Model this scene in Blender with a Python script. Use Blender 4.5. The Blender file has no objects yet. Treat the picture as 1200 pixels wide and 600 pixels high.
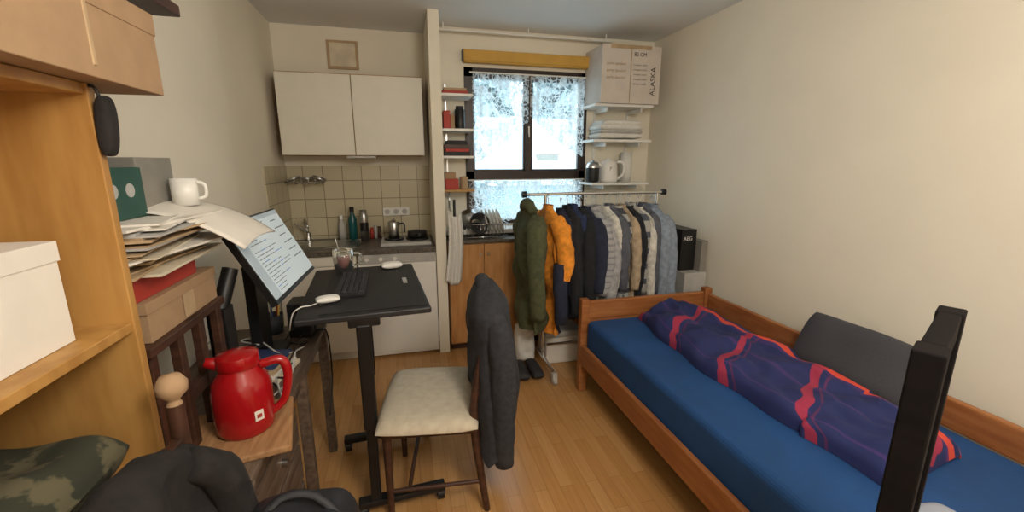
import bpy, math, random
from mathutils import Vector, Matrix, noise
random.seed(7)
def lin(c): 
    return tuple(((x/255)/12.92 if x/255<=.04045 else ((x/255+.055)/1.055)**2.4) for x in c)
class NT:
    def __init__(s,name):
        s.m=bpy.data.materials.new(name); s.m.use_nodes=True; s.n=s.m.node_tree.nodes; s.l=s.m.node_tree.links
        s.b=s.n['Principled BSDF']; s.out=s.n['Material Output']
    def node(s,t,**k):
        n=s.n.new(t)
        for a,b in k.items():
            if a in n.inputs: n.inputs[a].default_value=b
            else: setattr(n,a,b)
        return n
    def link(s,a,b): s.l.new(a,b)
def mat(name,c,rough=.6,metal=0,var=.08,scale=12,bump=.0,trans=0,emit=0,coat=0,sheen=0,stretch=(1,1,1),c2=None,detail=4,ramp=(.35,.65),spec=None):
    t=NT(name); b=t.b; c=lin(c)
    b.inputs['Roughness'].default_value=rough; b.inputs['Metallic'].default_value=metal
    if spec is not None: b.inputs['Specular IOR Level'].default_value=spec
    tc=t.node('ShaderNodeTexCoord'); mp=t.node('ShaderNodeMapping'); mp.inputs['Scale'].default_value=stretch
    t.link(tc.outputs['Object'],mp.inputs['Vector'])
    no=t.node('ShaderNodeTexNoise',Scale=scale,Detail=detail); t.link(mp.outputs[0],no.inputs['Vector'])
    r=t.node('ShaderNodeValToRGB'); r.color_ramp.elements[0].position=ramp[0]; r.color_ramp.elements[1].position=ramp[1]
    if c2: ca=c; cb=lin(c2)
    else: ca=tuple(x*(1-var) for x in c); cb=tuple(min(1,x*(1+var)) for x in c)
    r.color_ramp.elements[0].color=(*ca,1); r.color_ramp.elements[1].color=(*cb,1)
    t.link(no.outputs['Fac'],r.inputs[0]); t.link(r.outputs[0],b.inputs['Base Color'])
    if bump:
        bp=t.node('ShaderNodeBump',Strength=bump,Distance=.01); t.link(no.outputs['Fac'],bp.inputs['Height']); t.link(bp.outputs[0],b.inputs['Normal'])
    if trans: b.inputs['Transmission Weight'].default_value=trans
    if emit: b.inputs['Emission Color'].default_value=(*c,1); b.inputs['Emission Strength'].default_value=emit
    if coat: b.inputs['Coat Weight'].default_value=coat
    return t.m
def rampnode(t,pts,mode='CONSTANT'):
    r=t.node('ShaderNodeValToRGB'); cr=r.color_ramp; cr.interpolation=mode
    cr.elements[0].position=pts[0][0]; cr.elements[0].color=(*lin(pts[0][1]),1)
    cr.elements[1].position=pts[1][0]; cr.elements[1].color=(*lin(pts[1][1]),1)
    for p,c in pts[2:]:
        e=cr.elements.new(p); e.color=(*lin(c),1)
    return r
class B:
    def __init__(s): s.v=[];s.f=[];s.fm=[];s.fs=[];s.mats=[];s.M=Matrix.Identity(4)
    def mi(s,m):
        if m not in s.mats: s.mats.append(m)
        return s.mats.index(m)
    def add(s,vs,fs,m,sm=False):
        o=len(s.v); s.v+= [tuple(s.M@Vector(p)) for p in vs]
        for i,f in enumerate(fs):
            s.f.append([o+k for k in f]); s.fm.append(s.mi(m[i] if isinstance(m,list) else m)); s.fs.append(sm)
    def box(s,a,b,m):
        x0,y0,z0=[min(a[i],b[i]) for i in range(3)]; x1,y1,z1=[max(a[i],b[i]) for i in range(3)]
        s.add([(x0,y0,z0),(x1,y0,z0),(x1,y1,z0),(x0,y1,z0),(x0,y0,z1),(x1,y0,z1),(x1,y1,z1),(x0,y1,z1)],
          [(3,2,1,0),(4,5,6,7),(0,1,5,4),(1,2,6,5),(2,3,7,6),(3,0,4,7)],m)
    def cyl(s,p0,p1,r,m,r2=None,n=20):
        p0=Vector(p0);p1=Vector(p1); r2=r if r2 is None else r2
        d=(p1-p0).normalized(); a=d.orthogonal().normalized(); b=d.cross(a)
        vs=[];fs=[]
        for p,q in((p0,r),(p1,r2)):
            for i in range(n):
                t=2*math.pi*i/n; vs.append(p+a*math.cos(t)*q+b*math.sin(t)*q)
        for i in range(n): fs.append((i,(i+1)%n,n+(i+1)%n,n+i))
        s.add(vs,fs,m,True); s.add(vs[:n],[tuple(range(n))[::-1]],m); s.add(vs[n:],[tuple(range(n))],m)
    def tube(s,pts,r,m,n=8,smooth=3,flat=1.0,wob=0):
        P=[Vector(p) for p in pts]; R=r if isinstance(r,(list,tuple)) else [r]*len(P)
        if smooth>1 and len(P)>2:
            Q=[];RR=[]
            for i in range(len(P)-1):
                a=P[max(i-1,0)];b=P[i];c=P[i+1];d=P[min(i+2,len(P)-1)]
                for k in range(smooth):
                    t=k/smooth
                    Q.append(.5*((2*b)+(c-a)*t+(2*a-5*b+4*c-d)*t*t+(3*b-a-3*c+d)*t**3)); RR.append(R[i]*(1-t)+R[i+1]*t)
            Q.append(P[-1]);RR.append(R[-1]);P=Q;R=RR
        vs=[];fs=[];prev=None
        for i,p in enumerate(P):
            d=(P[min(i+1,len(P)-1)]-P[max(i-1,0)]).normalized()
            if prev is None: a=d.orthogonal().normalized()
            else:
                a=prev-d*prev.dot(d); a=a.normalized() if a.length>1e-6 else d.orthogonal().normalized()
            prev=a; b=d.cross(a)
            for k in range(n):
                t=2*math.pi*k/n; q=p+a*math.cos(t)*R[i]+b*math.sin(t)*R[i]*flat
                if wob: q=p+(q-p)*(1+wob*2*noise.noise(q*16))
                vs.append(q)
        L=len(P)
        for i in range(L-1):
            for k in range(n): fs.append((i*n+k,i*n+(k+1)%n,(i+1)*n+(k+1)%n,(i+1)*n+k))
        fs.append(tuple(range(n))[::-1]); fs.append(tuple((L-1)*n+k for k in range(n)))
        s.add(vs,fs,m,True)
    def lathe(s,c,prof,m,n=28):
        vs=[];fs=[];L=len(prof);ms=[]
        for r,z in prof:
            for k in range(n):
                t=2*math.pi*k/n; vs.append((c[0]+r*math.cos(t),c[1]+r*math.sin(t),c[2]+z))
        for i in range(L-1):
            for k in range(n):
                fs.append((i*n+k,i*n+(k+1)%n,(i+1)*n+(k+1)%n,(i+1)*n+k)); ms.append(m[i] if isinstance(m,list) else m)
        s.add(vs,fs,ms,True)
    def sheet(s,f,nu,nv,m,sm=True):
        vs=[f(i/nu,j/nv) for j in range(nv+1) for i in range(nu+1)]
        fs=[(j*(nu+1)+i,j*(nu+1)+i+1,(j+1)*(nu+1)+i+1,(j+1)*(nu+1)+i) for j in range(nv) for i in range(nu)]
        s.add(vs,fs,m,sm)
    def pillow(s,c,ux,uy,uz,m,p=4,amp=.01,seed=0,n=28,flatb=False,fr=6):
        c=Vector(c);ux=Vector(ux);uy=Vector(uy);uz=Vector(uz)
        for sg in (1,-1):
            def f(a,b):
                u=a*2-1;v=b*2-1; u=math.sin(u*math.pi/2); v=math.sin(v*math.pi/2)
                h=(max(0,(1-abs(u)**p))*max(0,(1-abs(v)**p)))**.5
                pin=1-.05*(u*u*v*v)
                q=c+ux*u*pin+uy*v*pin
                nz=noise.noise(Vector((q.x*fr+seed,q.y*fr,q.z*fr)))
                k=.35 if(flatb and sg<0) else 1
                return q+uz*(h*sg*k)+uz.normalized()*nz*amp*(1 if h>.01 else 0)*sg
            nu=n
            vs=[f(i/nu,j/nu) for j in range(nu+1) for i in range(nu+1)]
            fs=[(j*(nu+1)+i,j*(nu+1)+i+1,(j+1)*(nu+1)+i+1,(j+1)*(nu+1)+i) for j in range(nu) for i in range(nu)]
            if sg<0: fs=[x[::-1] for x in fs]
            s.add(vs,fs,m,True)
    def text(s,txt,size,loc,rot,m,ext=.0004):
        cu=bpy.data.curves.new('t','FONT'); cu.body=txt; cu.size=size; cu.extrude=ext
        o=bpy.data.objects.new('t',cu); bpy.context.collection.objects.link(o)
        bpy.context.view_layer.update()
        me=o.evaluated_get(bpy.context.evaluated_depsgraph_get()).to_mesh()
        T=Matrix.Translation(loc)@rot.to_4x4()
        s.add([tuple(T@v.co) for v in me.vertices],[tuple(p.vertices) for p in me.polygons],m)
        bpy.data.objects.remove(o)
    def finish(s,name,bevel=0,sub=0,solid=0,seg=2):
        me=bpy.data.meshes.new(name); me.from_pydata(s.v,[],s.f)
        for m in s.mats: me.materials.append(m)
        me.polygons.foreach_set('material_index',s.fm); me.polygons.foreach_set('use_smooth',s.fs)
        me.update()
        o=bpy.data.objects.new(name,me); bpy.context.collection.objects.link(o)
        if solid:
            q=o.modifiers.new('s','SOLIDIFY'); q.thickness=solid; q.offset=0
        if bevel:
            q=o.modifiers.new('b','BEVEL'); q.width=bevel; q.segments=seg; q.limit_method='ANGLE'; q.angle_limit=math.radians(50)
        if sub:
            q=o.modifiers.new('ss','SUBSURF'); q.levels=sub; q.render_levels=sub
        return o
def rz(cx,cy,deg): 
    return Matrix.Translation((cx,cy,0))@Matrix.Rotation(math.radians(deg),4,'Z')@Matrix.Translation((-cx,-cy,0))

# ---------------- materials
M={}
M['wall']=mat('wall_plaster',(236,229,212),.9,var=.02,scale=3,bump=.02)
M['ceil']=mat('ceiling_paint',(232,234,234),.95,var=.02,scale=2)
M['white']=mat('white_lacquer',(232,230,224),.4,var=.01)
M['cream']=mat('cream_laminate',(226,221,208),.45,var=.015)
M['black']=mat('black_plastic',(20,20,22),.45,var=.1)
M['blackm']=mat('black_metal',(20,20,22),.4,metal=.2,var=.1)
M['dark']=mat('charcoal_fabric',(44,45,50),.95,var=.25,scale=40,bump=.3)
M['dark2']=mat('dark_brown_fabric',(30,26,26),.9,var=.3,scale=30,bump=.3)
M['steel']=mat('steel',(190,190,190),.28,metal=1,var=.03)
M['chrome']=mat('chrome',(215,215,215),.15,metal=1,var=.02)
M['darkwood']=mat('dark_wood',(66,40,28),.5,var=.3,scale=8,stretch=(1,1,8))
M['winframe']=mat('window_frame_wood',(40,24,21),.4,var=.2,scale=8)
M['pine']=mat('pine_wood',(164,106,60),.45,scale=5,stretch=(8,1,8),c2=(142,84,44),bump=.03)
M['pinex']=mat('pine_wood_x',(168,110,64),.45,scale=5,stretch=(1,8,8),c2=(144,86,44),bump=.03)
M['beech']=mat('beech_wood',(184,140,78),.5,scale=4,stretch=(6,6,1),c2=(164,118,60))
M['cab']=mat('alder_cabinet',(196,144,90),.5,scale=5,stretch=(6,6,1),c2=(176,122,68))
M['oldwood']=mat('old_table_wood',(112,96,82),.5,scale=6,stretch=(8,1,8),c2=(80,64,54))
M['stone']=mat('worktop_dark',(72,66,60),.35,scale=60,c2=(104,96,86),detail=6)
M['card']=mat('cardboard',(164,134,102),.85,var=.05,scale=20)
M['cardw']=mat('white_cardboard',(226,220,210),.7,var=.03)
M['cardg']=mat('printed_cardboard',(206,196,186),.75,var=.04)
M['paper']=mat('paper',(216,204,180),.85,var=.08)
M['paper2']=mat('kraft_envelope',(182,156,122),.85,var=.1)
M['redp']=mat('red_plastic',(160,16,22),.25,coat=.4,var=.03)
M['redc']=mat('red_print',(170,56,44),.6)
M['green']=mat('green_print',(38,78,68),.6)
M['grey']=mat('grey_print',(138,134,126),.7)
M['sheet']=mat('blue_sheet',(20,68,122),.8,var=.12,scale=5,bump=.2)
M['pillow']=mat('grey_pillow',(64,64,70),.9,var=.1,scale=200,bump=.1)
M['lpillow']=mat('light_pillow',(150,156,170),.9,var=.06)
M['seat']=mat('cream_upholstery',(206,195,174),.9,c2=(194,182,160),scale=30,bump=.1)
M['ink']=mat('ink',(40,40,44),.7)
M['cork']=mat('board_wood',(176,134,92),.7,scale=8,c2=(150,108,70),stretch=(8,1,8))
M['towel']=mat('towel_cloth',(224,222,216),.95,var=.05,scale=60,bump=.3)
M['teal']=mat('teal_bottle',(20,84,88),.3)
M['glass']=mat('clear_glass',(245,250,250),.03,trans=1,var=0)
M['cocoa']=mat('pink_cocoa',(190,140,134),.5)
M['yellow']=mat('yellow_blind',(204,158,68),.6,var=.05)
M['pad']=mat('desk_mat',(28,28,31),.6,var=.08,scale=30)
M['bluebk']=mat('blue_cover',(44,62,104),.5)
M['ster']=mat('greige_plastic',(180,178,174),.6)
M['camo']=mat('camouflage_cloth',(50,52,38),.9,c2=(92,86,64),scale=14,ramp=(.48,.52))
# floor
t=NT('laminate_floor'); tc=t.node('ShaderNodeTexCoord'); mp=t.node('ShaderNodeMapping'); mp.inputs['Rotation'].default_value=(0,0,math.pi/2)
t.link(tc.outputs['Object'],mp.inputs[0])
br=t.node('ShaderNodeTexBrick'); br.offset=.37; br.inputs['Scale'].default_value=1; br.inputs['Mortar Size'].default_value=.0009
br.inputs['Brick Width'].default_value=.48; br.inputs['Row Height'].default_value=.064; br.inputs['Bias'].default_value=0
br.inputs['Color1'].default_value=(*lin((202,154,98)),1); br.inputs['Color2'].default_value=(*lin((188,138,82)),1); br.inputs['Mortar'].default_value=(*lin((154,108,64)),1)
t.link(mp.outputs[0],br.inputs['Vector'])
mp2=t.node('ShaderNodeMapping'); mp2.inputs['Scale'].default_value=(30,1.5,1); t.link(tc.outputs['Object'],mp2.inputs[0])
no=t.node('ShaderNodeTexNoise',Scale=2.0,Detail=6); t.link(mp2.outputs[0],no.inputs['Vector'])
mx=t.node('ShaderNodeMixRGB',blend_type='MULTIPLY'); mx.inputs[0].default_value=.25
t.link(br.outputs[0],mx.inputs[1]); rr=rampnode(t,[(.3,(180,164,150)),(.7,(255,255,255))],'LINEAR'); t.link(no.outputs['Fac'],rr.inputs[0]); t.link(rr.outputs[0],mx.inputs[2])
t.link(mx.outputs[0],t.b.inputs['Base Color']); t.b.inputs['Roughness'].default_value=.25
M['floor']=t.m
# tiles
t=NT('kitchen_tiles'); tc=t.node('ShaderNodeTexCoord'); sx=t.node('ShaderNodeSeparateXYZ'); t.link(tc.outputs['Object'],sx.inputs[0])
ad=t.node('ShaderNodeMath',operation='ADD'); t.link(sx.outputs[0],ad.inputs[0]); t.link(sx.outputs[1],ad.inputs[1])
cx=t.node('ShaderNodeCombineXYZ'); t.link(ad.outputs[0],cx.inputs[0]); t.link(sx.outputs[2],cx.inputs[1])
br=t.node('ShaderNodeTexBrick'); br.offset=0; br.inputs['Scale'].default_value=1; br.inputs['Mortar Size'].default_value=.0035
br.inputs['Brick Width'].default_value=.15; br.inputs['Row Height'].default_value=.15
br.inputs['Color1'].default_value=(*lin((204,194,166)),1); br.inputs['Color2'].default_value=(*lin((194,184,156)),1); br.inputs['Mortar'].default_value=(*lin((142,128,104)),1)
t.link(cx.outputs[0],br.inputs['Vector']); t.link(br.outputs[0],t.b.inputs['Base Color']); t.b.inputs['Roughness'].default_value=.3
M['tile']=t.m
# lace: vertical repeat motif + net ground
def lace(name,lo,hi,sc):
    t=NT(name); tc=t.node('ShaderNodeTexCoord')
    vo=t.node('ShaderNodeTexVoronoi',Scale=sc); vo.feature='DISTANCE_TO_EDGE'; t.link(tc.outputs['Object'],vo.inputs['Vector'])
    no=t.node('ShaderNodeTexNoise',Scale=sc*.42,Detail=2); t.link(tc.outputs['Object'],no.inputs['Vector'])
    r1=t.node('ShaderNodeMapRange'); r1.inputs[1].default_value=.02; r1.inputs[2].default_value=.14; r1.inputs[3].default_value=hi; r1.inputs[4].default_value=lo; t.link(vo.outputs[0],r1.inputs[0])
    r2=t.node('ShaderNodeMapRange'); r2.inputs[1].default_value=.48; r2.inputs[2].default_value=.53; r2.inputs[3].default_value=0; r2.inputs[4].default_value=.6; t.link(no.outputs['Fac'],r2.inputs[0])
    a=t.node('ShaderNodeMath',operation='ADD',use_clamp=True); t.link(r1.outputs[0],a.inputs[0]); t.link(r2.outputs[0],a.inputs[1])
    tr=t.node('ShaderNodeBsdfTransparent'); df=t.node('ShaderNodeBsdfDiffuse'); tl=t.node('ShaderNodeBsdfTranslucent')
    df.inputs[0].default_value=(.85,.87,.87,1); tl.inputs[0].default_value=(.75,.8,.82,1)
    m1=t.node('ShaderNodeMixShader'); m1.inputs[0].default_value=.55; t.link(df.outputs[0],m1.inputs[1]); t.link(tl.outputs[0],m1.inputs[2])
    m2=t.node('ShaderNodeMixShader'); t.link(a.outputs[0],m2.inputs[0]); t.link(tr.outputs[0],m2.inputs[1]); t.link(m1.outputs[0],m2.inputs[2])
    t.link(m2.outputs[0],t.out.inputs[0]); return t.m
M['lace']=lace('lace_curtain_fabric',.12,.95,30)
# duvet
t=NT('duvet_fabric'); tc=t.node('ShaderNodeTexCoord')
no=t.node('ShaderNodeTexNoise',Scale=3.0,Detail=2); t.link(tc.outputs['UV'],no.inputs['Vector'])
mxv=t.node('ShaderNodeMixRGB'); mxv.inputs[0].default_value=.10; t.link(tc.outputs['UV'],mxv.inputs[1]); t.link(no.outputs['Color'],mxv.inputs[2])
sx=t.node('ShaderNodeSeparateXYZ'); t.link(mxv.outputs[0],sx.inputs[0])
navy=(34,42,92); org=(206,72,54); pur=(62,46,104)
r1=rampnode(t,[(0,navy),(.20,pur),(.22,navy),(.44,pur),(.47,navy),(.66,pur),(.69,org),(.755,navy),(.86,org)])
t.link(sx.outputs[0],r1.inputs[0])
ms_=t.node('ShaderNodeMath',operation='MULTIPLY'); ms_.inputs[1].default_value=.75; t.link(sx.outputs[0],ms_.inputs[0])
my=t.node('ShaderNodeMath',operation='MULTIPLY_ADD'); my.inputs[1].default_value=4.2; t.link(sx.outputs[1],my.inputs[0]); t.link(ms_.outputs[0],my.inputs[2])
fr=t.node('ShaderNodeMath',operation='FRACT'); t.link(my.outputs[0],fr.inputs[0])
r2=rampnode(t,[(0,(0,0,0)),(.30,(225,225,225)),(.41,(0,0,0)),(.47,(120,120,120)),(.50,(0,0,0)),(.9,(0,0,0))])
t.link(fr.outputs[0],r2.inputs[0])
mx=t.node('ShaderNodeMixRGB'); t.link(r2.outputs[0],mx.inputs[0]); t.link(r1.outputs[0],mx.inputs[1]); mx.inputs[2].default_value=(*lin((176,46,66)),1)
t.link(mx.outputs[0],t.b.inputs['Base Color']); t.b.inputs['Roughness'].default_value=.9
M['duvet']=t.m
def stripes(name,c1,c2,axis,freq,duty=.5):
    t=NT(name); tc=t.node('ShaderNodeTexCoord'); sx=t.node('ShaderNodeSeparateXYZ'); t.link(tc.outputs['Object'],sx.inputs[0])
    m=t.node('ShaderNodeMath',operation='MULTIPLY'); m.inputs[1].default_value=freq; t.link(sx.outputs[axis],m.inputs[0])
    f=t.node('ShaderNodeMath',operation='FRACT'); t.link(m.outputs[0],f.inputs[0])
    r=rampnode(t,[(0,c1),(duty,c2)]); t.link(f.outputs[0],r.inputs[0]); t.link(r.outputs[0],t.b.inputs['Base Color']); t.b.inputs['Roughness'].default_value=.9
    return t.m

# ---------------- room shell
YK=3.80; YW=3.574; XR=2.169; XL=-.915; ZC=2.513; YR=-1.6
def shell(name,boxes,m):
    b=B()
    for a,c in boxes: b.box(a,c,m)
    return b.finish(name)
shell('floor',[((XL-.2,YR-.1,-.1),(XR+.2,YK+.1,0))],M['floor'])
shell('ceiling',[((XL-.2,YR-.1,ZC),(XR+.2,YK+.1,ZC+.1))],M['ceil'])
shell('wall_left',[((XL-.15,2.6,0),(XL,YK,ZC)),((XL-.15,YR,0),(XL+.045,2.6,ZC))],M['wall'])
shell('wall_right',[((XR,YR,0),(XR+.15,YK,ZC))],M['wall'])
shell('wall_kitchen',[((XL,YK,0),(.21,YK+.15,ZC))],M['wall'])
shell('wall_partition',[((.21,3.217,0),(.287,YK+.15,ZC))],M['wall'])
WX0,WX1,WZ0,WZ1=.5,1.554,.98,2.23
shell('wall_window',[((.287,YW,0),(WX0,YW+.25,ZC)),((WX1,YW,0),(XR,YW+.25,ZC)),((WX0,YW,0),(WX1,YW+.25,WZ0)),((WX0,YW,WZ1),(WX1,YW+.25,ZC))],M['wall'])
shell('wall_rear',[((XL-.15,YR-.15,0),(XR+.15,YR,ZC))],M['wall'])
b=B(); b.box((XL,YK-.008,.87),(.21,YK,1.47),M['tile']); b.box((XL,3.22,.87),(XL+.008,YK-.008,1.47),M['tile']); b.finish('trim_tile_splashback')
b=B(); b.box((2.155,2.47,0),(XR,3.2,.07),M['white']); b.finish('baseboard_right')

# window
b=B(); f=M['winframe']; y0,y1=YW-.012,YW+.05
b.box((WX0,y0,WZ0),(WX0+.07,y1,WZ1),f); b.box((WX1-.06,y0,WZ0),(WX1,y1,WZ1),f)
b.box((WX0,y0,WZ1-.07),(WX1,y1,WZ1),f); b.box((WX0,y0,1.355),(WX1,y1-.005,1.425),f); b.box((WX0,y0,WZ0),(WX1,y1,WZ0+.04),f)
b.box((1.005,y0-.008,1.42),(1.06,y1-.01,WZ1-.06),f)
for xa,xb in((WX0+.065,1.005),(1.06,WX1-.055)):
    b.box((xa,y0+.01,1.42),(xa+.014,y1-.02,WZ1-.06),f); b.box((xb-.014,y0+.01,1.42),(xb,y1-.02,WZ1-.06),f)
    b.box((xa,y0+.01,1.42),(xb,y1-.02,1.44),f); b.box((xa,y0+.01,WZ1-.085),(xb,y1-.02,WZ1-.06),f)
b.box((1.026,y0-.018,1.73),(1.04,y0-.008,1.79),M['steel']); b.box((1.028,y0-.026,1.70),(1.038,y0-.016,1.77),M['steel'])
g=NT('window_glass'); trn=g.node('ShaderNodeBsdfTransparent'); gl=g.node('ShaderNodeBsdfGlossy'); gl.inputs['Roughness'].default_value=.02
ms=g.node('ShaderNodeMixShader'); ms.inputs[0].default_value=.04; g.link(trn.outputs[0],ms.inputs[1]); g.link(gl.outputs[0],ms.inputs[2]); g.link(ms.outputs[0],g.out.inputs[0])
b.box((WX0+.06,y1-.03,WZ0+.04),(WX1-.06,y1-.026,WZ1-.06),g.m)
b.finish('window_1',bevel=.003)
b=B(); b.box((.49,YW-.075,2.268),(1.565,YW-.002,2.345),M['yellow']); b.cyl((.50,YW-.045,2.275),(1.555,YW-.045,2.275),.022,M['yellow']); b.box((.485,YW-.08,2.262),(.492,YW-.002,2.35),M['winframe'])
b.finish('roller_blind',bevel=.004)
b=B(); b.cyl((.30,YW-.10,2.465),(1.72,YW-.10,2.465),.009,M['white'])
for x in(.34,1.0,1.66): b.cyl((x,YW-.10,2.465),(x,YW-.10,ZC),.006,M['white'])
b.finish('curtain_rail')
def curtain(name,x0,x1,zt,zb,side):
    b=B()
    def f(u,v):
        x=x0+(x1-x0)*u
        k=u if side=='r' else 1-u
        if side=='n': bot=zb+.015*abs(math.sin(u*math.pi*9))
        else:
            bot=zb+(zt-zb)*(.50*(1-k)**1.3)+.012*abs(math.sin(u*26))
        z=zt+(bot-zt)*v
        y=YW-.035+.012*math.sin(u*38+.5*math.sin(v*3))*(0.5+.5*v)
        return (x,y,z)
    b.sheet(f,90,30,M['lace']); return b.finish(name)
curtain('lace_curtain',.56,1.03,2.182,1.48,'l'); curtain('lace_curtain.001',1.04,1.52,2.182,1.54,'r'); curtain('lace_curtain.002',.52,1.53,1.345,1.0,'n')
b=B(); b.cyl((.54,YW-.03,2.19),(1.53,YW-.03,2.19),.006,M['white']); b.cyl((.51,YW-.03,1.352),(1.54,YW-.03,1.352),.005,M['white']); b.finish('curtain_rod')
b=B(); b.box((.30,3.36,.93),(1.62,YW+.08,.965),M['white']); b.finish('trim_window_sill',bevel=.004)

# outside
sn=mat('snow',(196,216,224),.9,var=.05,scale=.6); tg=mat('snowy_fir',(62,84,84),.95,c2=(188,206,210),scale=2.2,ramp=(.42,.58)); hs=mat('house_wall',(150,164,166),.9); rf=mat('snowy_roof',(200,216,224),.9,var=.05,scale=2)
b=B(); b.sheet(lambda u,v:(-15+40*u,4.5+45*v,-1.5+5*v*v+.5*math.sin(u*9+v*5)),30,20,sn); b.finish('snowy_ground')
b=B(); 
b.box((3.0,13,-1.5),(7.5,17,.9),hs); b.add([(2.5,12.6,.8),(8.0,12.6,.8),(8.0,17.4,.8),(2.5,17.4,.8),(2.5,15.0,3.0),(8.0,15.0,3.0)],[(0,1,5,4),(2,3,4,5),(0,4,3),(1,2,5)],rf)
b.box((6.2,14.6,2.4),(6.7,15.1,3.6),hs)
b.box((4.2,13.4,1.45),(4.9,13.9,1.75),M['grey'])
b.finish('neighbour_house')
b=B()
for i in range(44):
    x=random.uniform(-4,20); y=random.uniform(21,28); h=random.uniform(7,13)
    for k in range(6):
        z=-1+h*(.10+.15*k); b.cyl((x,y,z),(x,y,z+h*.22),h*.17*(1-.14*k),tg,r2=.03,n=12)
    b.cyl((x,y,-1.5),(x,y,1),.15,M['darkwood'],n=8)
b.finish('fir_trees')

# ---------------- kitchen
b=B(); C=M['cream']
cx1,cy,cz0,cz1=.165,3.467,1.545,2.125
b.box((-.85,cy+.02,cz0),(cx1,YK-.002,cz1),M['beech'])
b.box((-.845,cy,cz0+.004),(-.345,cy+.019,cz1-.008),C); b.box((-.339,cy,cz0+.004),(cx1,cy+.019,cz1-.008),C)
b.box((-.41,cy+.02,cz0-.018),(-.20,YK-.1,cz0),M['ster'])
b.finish('kitchen_wall_cabinet',bevel=.003)
CT=.87
b=B()
b.box((XL+.01,3.24,.10),(-.375,YK-.01,CT-.035),C); b.box((-.365,3.235,.02),(.205,YK-.01,CT-.035),M['white'])
b.box((XL+.01,3.28,0),(.2,YK-.02,.10),M['cream'])
b.box((-.36,3.222,.05),(.2,3.236,.755),M['white']); b.box((XL+.015,3.222,.08),(-.38,3.24,.755),C)
b.box((XL+.015,3.222,.76),(-.38,3.24,.83),C); b.box((-.36,3.222,.76),(.2,3.236,.83),M['ster'])
for x in(-.3,-.2,-.1): b.cyl((x,3.2,.795),(x,3.222,.795),.013,M['white'])
b.box((-.42,3.208,.6),(-.405,3.222,.72),M['steel'])
b.box((XL+.009,3.205,CT-.035),(.208,YK-.009,CT),M['stone'])
b.finish('kitchen_base_unit',bevel=.003)
dz=CT-.90; TR=Matrix.Translation((0,0,dz))
b=B(); b.M=TR # sink
b.box((-.86,3.32,.9),(-.36,3.33,.906),M['steel']); b.box((-.86,3.66,.9),(-.36,3.67,.906),M['steel']); b.box((-.86,3.32,.9),(-.85,3.67,.906),M['steel']); b.box((-.37,3.32,.9),(-.36,3.67,.906),M['steel'])
b.box((-.85,3.33,.9),(-.37,3.66,.903),M['steel']);
b.lathe((-.66,3.5,.903),[(.14,.003),(.135,0),(.12,-.001),(.0,-.001)],M['steel'])
for i in range(6): b.box((-.48+i*.018,3.38,.903),(-.474+i*.018,3.62,.907),M['steel'])
b.finish('kitchen_sink')
b=B(); b.M=TR
b.cyl((-.78,3.71,.901),(-.78,3.71,.97),.022,M['chrome']); b.tube([(-.78,3.71,.96),(-.79,3.68,1.06),(-.77,3.60,1.09),(-.74,3.52,1.04)],.011,M['chrome'])
b.cyl((-.80,3.71,.985),(-.86,3.66,1.05),.007,M['chrome'])
b.finish('kitchen_faucet')
b=B(); b.M=TR # hob
b.box((-.20,3.3,.9),(.18,3.62,.925),M['ster']);
for x in(-.10,.08): b.cyl((x,3.46,.925),(x,3.46,.94),.075 if x<0 else .09,M['black'],n=28)
b.finish('electric_hob',bevel=.006)
b=B(); b.M=TR; b.lathe((.08,3.46,.941),[(0,0),(.07,0),(.078,.01),(.075,.05),(.0,.055)],M['black']); b.tube([(.08,3.39,.97),(.06,3.28,.99),(.05,3.22,.995)],.01,M['black']); b.finish('frying_pan')
b=B(); b.M=TR; b.lathe((-.10,3.46,.941),[(0,0),(.045,0),(.035,.06),(.045,.12),(.03,.135),(.008,.14),(.01,.155),(0,.158)],M['steel'],n=10); b.tube([(-.055,3.46,1.05),(-.02,3.46,1.05),(-.02,3.46,.98)],.007,M['black']); b.finish('moka_pot')
def bottle(name,x,y,z,r,h,m,m2):
    b=B(); b.lathe((x,y,z),[(0,0),(r,0),(r,h*.62),(r*.45,h*.78),(r*.45,h*.84)],m); b.lathe((x,y,z),[(r*.52,h*.84),(r*.52,h),(0,h)],m2); return b.finish(name)
Z=CT+.001
bottle('water_bottle',-.43,3.69,Z,.034,.27,M['teal'],M['black'])
b=B(); b.lathe((-.335,3.62,Z),[(0,0),(.032,0),(.032,.2),(.028,.21),(.028,.25),(0,.25)],M['steel']); b.lathe((-.335,3.62,Z),[(.033,.08),(.033,.15)],M['black']); b.finish('thermos_flask')
for i,(x,m,h) in enumerate([(-.265,'redc',.09),(-.235,'ster',.11),(-.205,'darkwood',.10)]):
    b=B(); b.lathe((x-.02,3.71,Z),[(0,0),(.0145,0),(.0145,h*.75),(.012,h*.78),(.014,h),(0,h)],[M[m]]*5); b.finish('spice_jar' if i==0 else 'spice_jar.%03d'%i)
bottle('dish_soap_bottle',-.52,3.72,Z,.028,.2,M['ster'],M['white'])
b=B(); b.box((-.19,YK-.03,1.05),(.03,YK-.008,1.12),M['white'])
for i in range(3): b.cyl((-.155+i*.072,YK-.032,1.085),(-.155+i*.072,YK-.028,1.085),.022,M['ster'])
b.finish('wall_socket',bevel=.003)
b=B(); b.box((-.53,YK-.012,2.21),(-.30,YK,2.42),M['paper2']); b.box((-.51,YK-.018,2.23),(-.32,YK-.012,2.40),M['paper'])
b.finish('ventilation_cover',bevel=.004)
b=B() # rack on wall
b.tube([(-.90,YK-.02,1.36),(-.90,YK-.13,1.34),(-.62,YK-.13,1.34),(-.62,YK-.02,1.36)],.004,M['steel'],smooth=1)
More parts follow.
